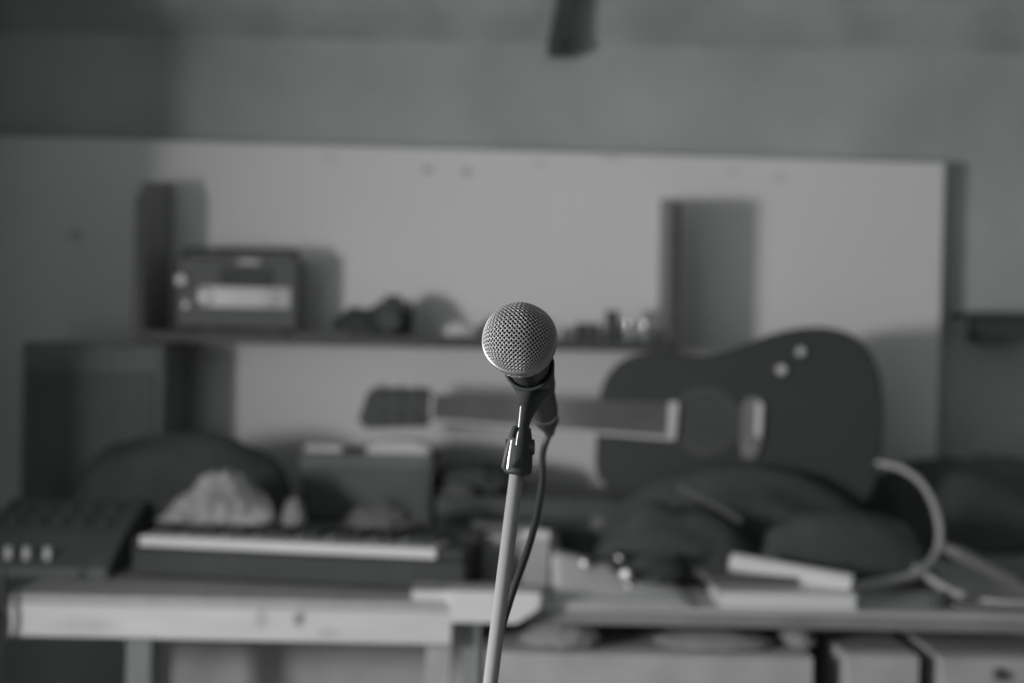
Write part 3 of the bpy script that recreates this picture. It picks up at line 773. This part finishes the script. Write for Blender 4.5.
# clip and stand
st_top = at(517, 472, 1.005); st_dir = (at(489.5, 690, .995) - at(516.5, 476, 1.005)).normalized()
k = (st_top.z - .012) / -st_dir.z
foot = st_top + st_dir * k
stand = empty('microphone_stand', (foot.x, foot.y, 0), label='slanting metal microphone stand with black clip and clutch, in focus at the centre', cat='microphone stand')
off = Vector((foot.x, foot.y, 0))
P_ = lambda px, py, Y: at(px, py, Y) - off
tubeobj('pole', M['satin'], [st_top - off - st_dir * .006, foot - off], .0052, stand, sides=24, n=0)
lobj('base_plate', M['micblack'], [(0, 0), (.125, 0), (.128, .004), (.124, .012), (.03, .018), (.014, .03), (0, .03)], None, stand, 64)
# clutch: black tapering grip around the top of the pole
cm = frame(st_top - off, -st_dir, (1, 0, 0))
lobj('clutch', M['micblack'], [(0, -.002), (.0070, -.002), (.0100, .000), (.0104, .004), (.0092, .016), (.0074, .026), (.0058, .032), (0, .032)], cm, stand, 32)
tubeobj('clutch_lever', M['chrome'], [P_(508.5, 470, .985), P_(510, 458, .985), P_(513, 438, .987)], .0019, stand, sides=12)
tubeobj('lever_grip', M['micblack'], [P_(504.5, 468, .992), P_(507, 455, .99), P_(512, 437, .99), P_(516, 427, .992)], .0024, stand, sides=10)
# arm of the clip: flat bar from clutch up to the cradle
bm = bmesh.new()
arm = [P_(519.5, 452, 1.003), P_(521.5, 432, 1.006), P_(525, 414, 1.015), P_(531, 398, 1.035), P_(533, 388, 1.05)]
tube(bm, smooth_pts(arm, 6), lambda i: .0050 + .0085 * max(0, (i - 8) / 16) ** 1.5, 12)
finish('clip_arm', bm, M['micblack'], stand, smooth=True)
tubeobj('arm_highlight', M['steel'], [P_(516.5, 446, .995), P_(519, 428, .997), P_(521.5, 404, 1.0)], .0008, stand, sides=8)  # thin bright strip standing in for the highlight along the arm
# hinge barrel
hc = P_(520, 447, 1.004)
lobj('hinge_screw', M['micblack'], [(0, -.010), (.0055, -.010), (.0055, .010), (0, .010)], frame(hc, (1, .1, 0)), stand, 20)
# cradle: open C-shaped sleeve gripping the handle
bm = bmesh.new()
z0, z1 = -.056, -.100
ns = 28; prevring = None
open_a = math.radians(34)
rings = []
for iz in range(9):
    tz = iz / 8; z = z0 + (z1 - z0) * tz
    ring = []
    flare = .0016 * (1 - tz) ** 2
    for ir, rad in ((0, .0148 + flare - .0022 * tz), (1, .0172 + flare - .0022 * tz)):
        for ia in range(ns + 1):
            wid = open_a + .25 * (1 - tz)
            a_ = PI / 2 + wid + (2 * PI - 2 * wid) * ia / ns
            # ears rise at both tips
            ring.append(Vector((rad * math.cos(a_), rad * math.sin(a_), z)))
    rings.append(ring)
rot2 = Matrix.Rotation(0, 4, 'Z')
VV = [[bm.verts.new((Matrix.Translation(-off) @ mx) @ p) for p in r] for r in rings]
n1 = ns + 1
for iz in range(8):
    A, B = VV[iz], VV[iz + 1]
    for ia in range(ns):
        bm.faces.new((A[ia], A[ia + 1], B[ia + 1], B[ia])); bm.faces.new((A[n1 + ia], B[n1 + ia], B[n1 + ia + 1], A[n1 + ia + 1]))
    bm.faces.new((A[0], B[0], B[n1], A[n1])); bm.faces.new((A[ns], A[n1 + ns], B[n1 + ns], B[ns]))
for R in (VV[0], VV[-1]):
    for ia in range(ns): bm.faces.new((R[ia], R[n1 + ia], R[n1 + ia + 1], R[ia + 1]))
finish('clip_cradle', bm, M['micblack'], stand, smooth=True, bevel=.0006)
box('brand_plate', M['steel'], 0, 0.0001, 0, .0001, 0, .0001, stand) if False else None

# cable with connector
tailend = mc + tail * .160
t = empty('microphone_cable', (foot.x + .03, foot.y + .03, 0), label='black cable with a plug hanging from the microphone down the stand', cat='cable')
o2 = t.location.copy()
lobj('plug', M['micblack'], [(0, 0), (.0092, 0), (.0098, .004), (.0098, .020), (.0070, .030), (.0042, .046), (0, .046)], frame(tailend - o2 + tail * .0005, tail + Vector((0, 0, -.10)), (1, 0, 0)), t, 28)
lobj('plug_ring', M['steel'], [(.0093, .0), (.0104, .0), (.0104, .005), (.0093, .005)], frame(tailend - o2 + tail * .001, tail + Vector((0, 0, -.10)), (1, 0, 0)), t, 28)
pe = tailend + (tail + Vector((0, 0, -.10))).normalized() * .046
pts = [tailend + (tail + Vector((0, 0, -.10))).normalized() * .036, pe, at(543, 452, 1.17), at(542, 485, 1.14), at(536, 520, 1.09), at(526, 555, 1.055), at(514, 588, 1.035), at(501, 630, 1.025), at(491, 670, 1.02), at(484, 720, 1.015)]
last = pts[-1]
pts += [Vector((last.x - .03, 1.03, .6)), Vector((foot.x + .02, 1.06, .2)), Vector((foot.x + .03, foot.y + .17, .006)), Vector((foot.x + .2, foot.y + .3, .006)), Vector((foot.x + .5, foot.y + .4, .006))]
tubeobj('cable_sheath', M['micblack'], [p - o2 for p in pts], .0028, t, sides=12)
